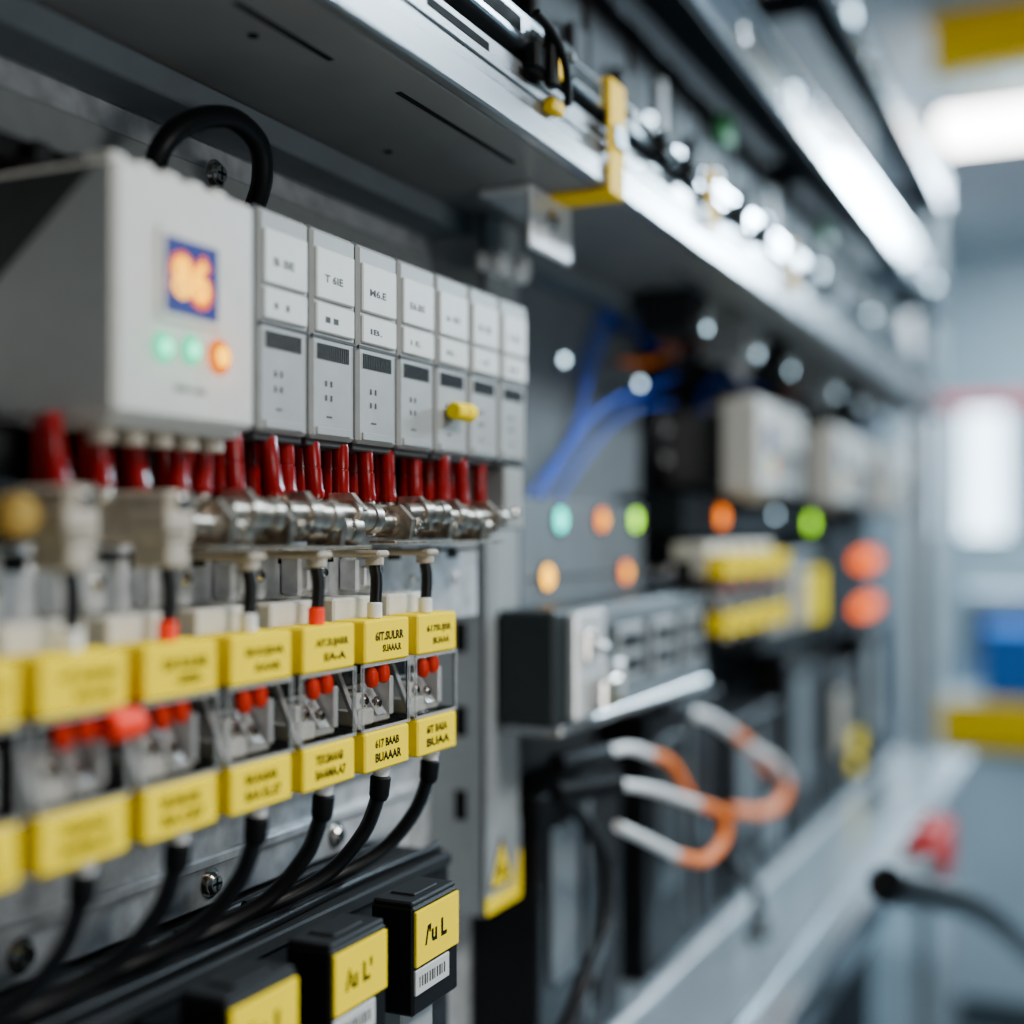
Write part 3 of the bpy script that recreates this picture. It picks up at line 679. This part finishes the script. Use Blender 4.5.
for px, py, mt, lb in ((722, 517, e_or2, 'orange light'), (811, 523, e_green, 'lime green light'), (776, 515, e_white, 'white light')):
    p = at(px, py, 319); part(MB().ball((p.x, 319.6, p.z), 9 if mt is not e_white else 3, sq=(1, .5, 1)), 'indicator_or_added_glow', mt, t, lb)
t = thing('lamp_console', 'distant charcoal console carrying two glowing red lamps', 'console', (1720, 350, -126))
part(MB().box(1580, 1860, 320, 377.9, -126, 4, 0, 2), 'housing', darkpanel, t)
for py in (560, 606):
    p = at(866, py, 318); l = part(MB().ball((p.x, 318, p.z), 14, sq=(8, .5, 1)), 'red_lamp', e_red, t)
    part(MB().box(p.x-116, p.x+116, 317, 320.4, p.z-18, p.z+18, 0, 1), 'lamp_bezel', black, l)
t = thing('junction_box', 'distant charcoal junction box with yellow and beige covers left of the red lamps', 'box', (1440, 350, -118))
part(MB().box(1290, 1575, 326, 377.9, -118, -20, 0, 3), 'body', boxm, t)
for x in (1310, 1410, 1500): part(MB().box(x, x+70, 321, 327, -100, -40, 0, 1), 'cover', yellow if x == 1500 else beige, t)

# ------------------------------------------------------------------ lower tray
t = thing('cable_tray', 'long pale metal tray with bright ridges along the bottom of the rack', 'tray', (1200, 300, TZ-40))
part(MB().box(300, 2188, 215, 377.8, TZ-5, TZ, 0, .5), 'deck', traym, t)
part(MB().box(300, 2188, 244, 251, TZ-.2, TZ+4, 0, 1.2), 'front_ridge', alu, t)
part(MB().box(300, 2188, 212, 216, TZ-34, TZ+2, 0, 1), 'front_lip', alu, t)
part(MB().box(300, 2188, 320, 325, TZ-.2, TZ+3, 0, 1), 'rib', silver, t)
for x in (350, 1250, 2140): part(MB().box(x, x+30, 220, 377.8, TZ-30, TZ-5), 'arm', plate, t)
for i, x in enumerate((1120, 1730)):
    t = thing('cable_gland', '%s grey cable gland standing on the metal tray' % ORD[i], 'gland', (x, 285, TZ), 'grey glands on the tray')
    part(MB().lathe((x, 285, TZ), (0, 0, 1), [(0, 13), (8, 13), (8.2, 9), (20, 9), (22, 6)], 0, 6), 'nut', plate, t)
    part(MB().tube([(x, 285, TZ+20), (x+2, 290, TZ+40), (x+10, 312, TZ+62), (x+14, 333.5, TZ+66)], 5), 'cable', rubber, t)
p = at(936, 854, 180)
t = thing('hose', 'black hose with a dark red coupling block at the lower right', 'hose', (p.x, 205, p.z-30))
part(MB().box(p.x-75, p.x+75, 168, 205, p.z-27, p.z+27, 0, 6).box(p.x-40, p.x+50, 176, 200, p.z+26, p.z+34, 0, 3), 'coupling', redd, t)
part(px_tube([(938, 866, 186), (908, 876, 168), (886, 884, 158), (904, 890, 150), (932, 895, 142), (970, 906, 133), (1005, 930, 121), (1050, 972, 102)], 14), 'tube', rubber, t)
part(MB().box(p.x-20, p.x+20, 200, 211.9, TZ-30, TZ-4, 0, 2), 'bracket', dgrey, t)

# ------------------------------------------------------------------ far room
t = thing('pendant_lamp', 'bright white linear lamp hanging from the ceiling at the upper right', 'lamp', (3900, 100, 1320))
part(MB().box(3850, 3990, -500, 470, 1195, 1225, 0, 4), 'housing', alu, t)
part(MB().box(3850, 3990, -498, 468, 1120, 1196, 0, 15), 'diffuser', e_lamp, t)
for y in (-350, 350): part(MB().cyl((3920, y, 1224), (3920, y, 1320), 6), 'rod', plate, t)
t = thing('overhead_beam', 'yellow overhead beam under the ceiling at the upper right corner', 'beam', (3500, 0, 1320))
part(MB().box(3480, 3490, -900, 440, 1190, 1320, 0, 1).box(3440, 3530, -900, 440, 1180, 1195, 0, 2).box(3440, 3530, -900, 440, 1305, 1320, 0, 2), 'girder', yellowp, t)
part(MB().box(3430, 3540, -200, -60, 1150, 1181, 0, 3), 'trolley', dgrey, t)
t = thing('workbench', 'distant workbench with a yellow front edge and pale glossy doors at the right', 'table', (3900, 100, -1300))
part(MB().box(3621, 4300, -800, 430, -470, -436, 0, 4), 'tabletop', wallm, t)
part(MB().box(3595, 3621, -805, 435, -560, -434, 0, 5), 'front_edge', yellowp, t)
part(MB().box(3660, 4280, -790, 420, -1240, -470, 0, 4), 'carcass', plate, t)
for y in (-760, -460, -160, 140): part(MB().box(3640, 3661, y, y+270, -1230, -570, 0, 6), 'door', glossb, t)
for y in (-480, -180, 120, 412): part(MB().box(3630, 3662, y-8, y+8, -1300, -560, 0, 2), 'stile', silver, t)
t = thing('storage_bin', 'blue storage bin on the distant workbench', 'bin', (3760, 200, -434))
part(MB().box(3680, 3900, 60, 330, -435.8, -262, 0, 10), 'body', bluebin, t)
part(MB().box(3672, 3908, 52, 338, -266, -250, 0, 5), 'rim', bluebin, t)
t = thing('instrument_case', 'pale instrument case behind the blue bin on the distant workbench', 'case', (4100, 300, -436))
part(MB().box(4000, 4250, 150, 420, -435.8, -160, 0, 8), 'body', glossb, t)
part(MB().box(3990, 4001, 170, 400, -330, -190, 0, 3), 'screen', plate, t)
t = thing('water_pipe', 'thin red pipe running across the far part of the room', 'pipe', (5400, 200, 500))
part(MB().cyl((5400, -2500, 510), (5400, 1800, 510), 26), 'tube', redd, t)
for y in (-1200, 660): part(MB().box(5380, 5420, y, y+40, 530, 1320, 0, 2), 'hanger', plate, t)
t = thing('support_pillar', 'pale square pillar in the far room left of the bright window', 'pillar', (5800, 800, -1300))
part(MB().box(5740, 5860, 700, 830, -1290, 1310, 0, 6), 'shaft', silver, t)
part(MB().box(5720, 5880, 680, 850, -1300, -1260, 0, 6).box(5720, 5880, 680, 850, 1290, 1320, 0, 6), 'collar', plate, t)
t = thing('cabinet', 'pale grey cabinet against the far wall behind the workbench', 'cabinet', (6200, 900, -1300))
part(MB().box(6000, 6490, 860, 1600, -1300, 700, 0, 8), 'body', postm, t)
part(MB().box(5988, 6001, 880, 1225, -1260, 680, 0, 4).box(5988, 6001, 1235, 1580, -1260, 680, 0, 4), 'door', wallm, t)

# ------------------------------------------------------------------ light, world, camera
def area(name, loc, tgt, sx, sy, en, col=(1, 1, 1)):
    l = bpy.data.lights.new(name, 'AREA'); l.shape = 'RECTANGLE'; l.size = sx; l.size_y = sy; l.energy = en; l.color = col
    o = bpy.data.objects.new(name, l); COL.objects.link(o); o.location = loc
    o.rotation_euler = (Vector(tgt)-Vector(loc)).to_track_quat('-Z', 'Y').to_euler(); return o
area('ceiling_light', (.5, -1.0, 2.4), (.5, .33, 1.25), .55, .3, 27, (1, .985, .93))
area('front_fill_light', (.1, -1.3, 1.15), (.45, .33, 1.2), .55, .55, 7.5, (1, .99, .96))  # unseen fill added low in front to brighten the plates
area('ceiling_light_far', (2.0, -.9, 2.5), (1.5, .3, 1.0), 1.2, .3, 38, (.66, .85, 1))
area('rail_highlight_light', (4.4, -.5, 2.45), (1.6, .25, 1.3), .6, .4, 145, (.62, .84, 1))  # unseen light added to put highlights on the rails and tray
area('far_room_light', (5.0, .4, 2.55), (5.2, .4, 0), 1.2, 1.2, 90, (.72, .89, 1))
w = bpy.data.worlds.new('World'); SC.world = w; w.use_nodes = True
w.node_tree.nodes['Background'].inputs[0].default_value = (.4, .65, .86, 1); w.node_tree.nodes['Background'].inputs[1].default_value = .09
cam = bpy.data.cameras.new('Camera'); co = bpy.data.objects.new('Camera', cam); COL.objects.link(co); SC.camera = co
co.location = (0, 0, CAMZ); co.rotation_euler = (math.pi/2, 0, TH-math.pi/2)
cam.sensor_width = 36; cam.lens = F/1024*36; cam.shift_y = (HY-512)/1024; cam.clip_start = .01; cam.clip_end = 50
cam.dof.use_dof = True; cam.dof.focus_distance = .565; cam.dof.aperture_fstop = cam.lens/19.5
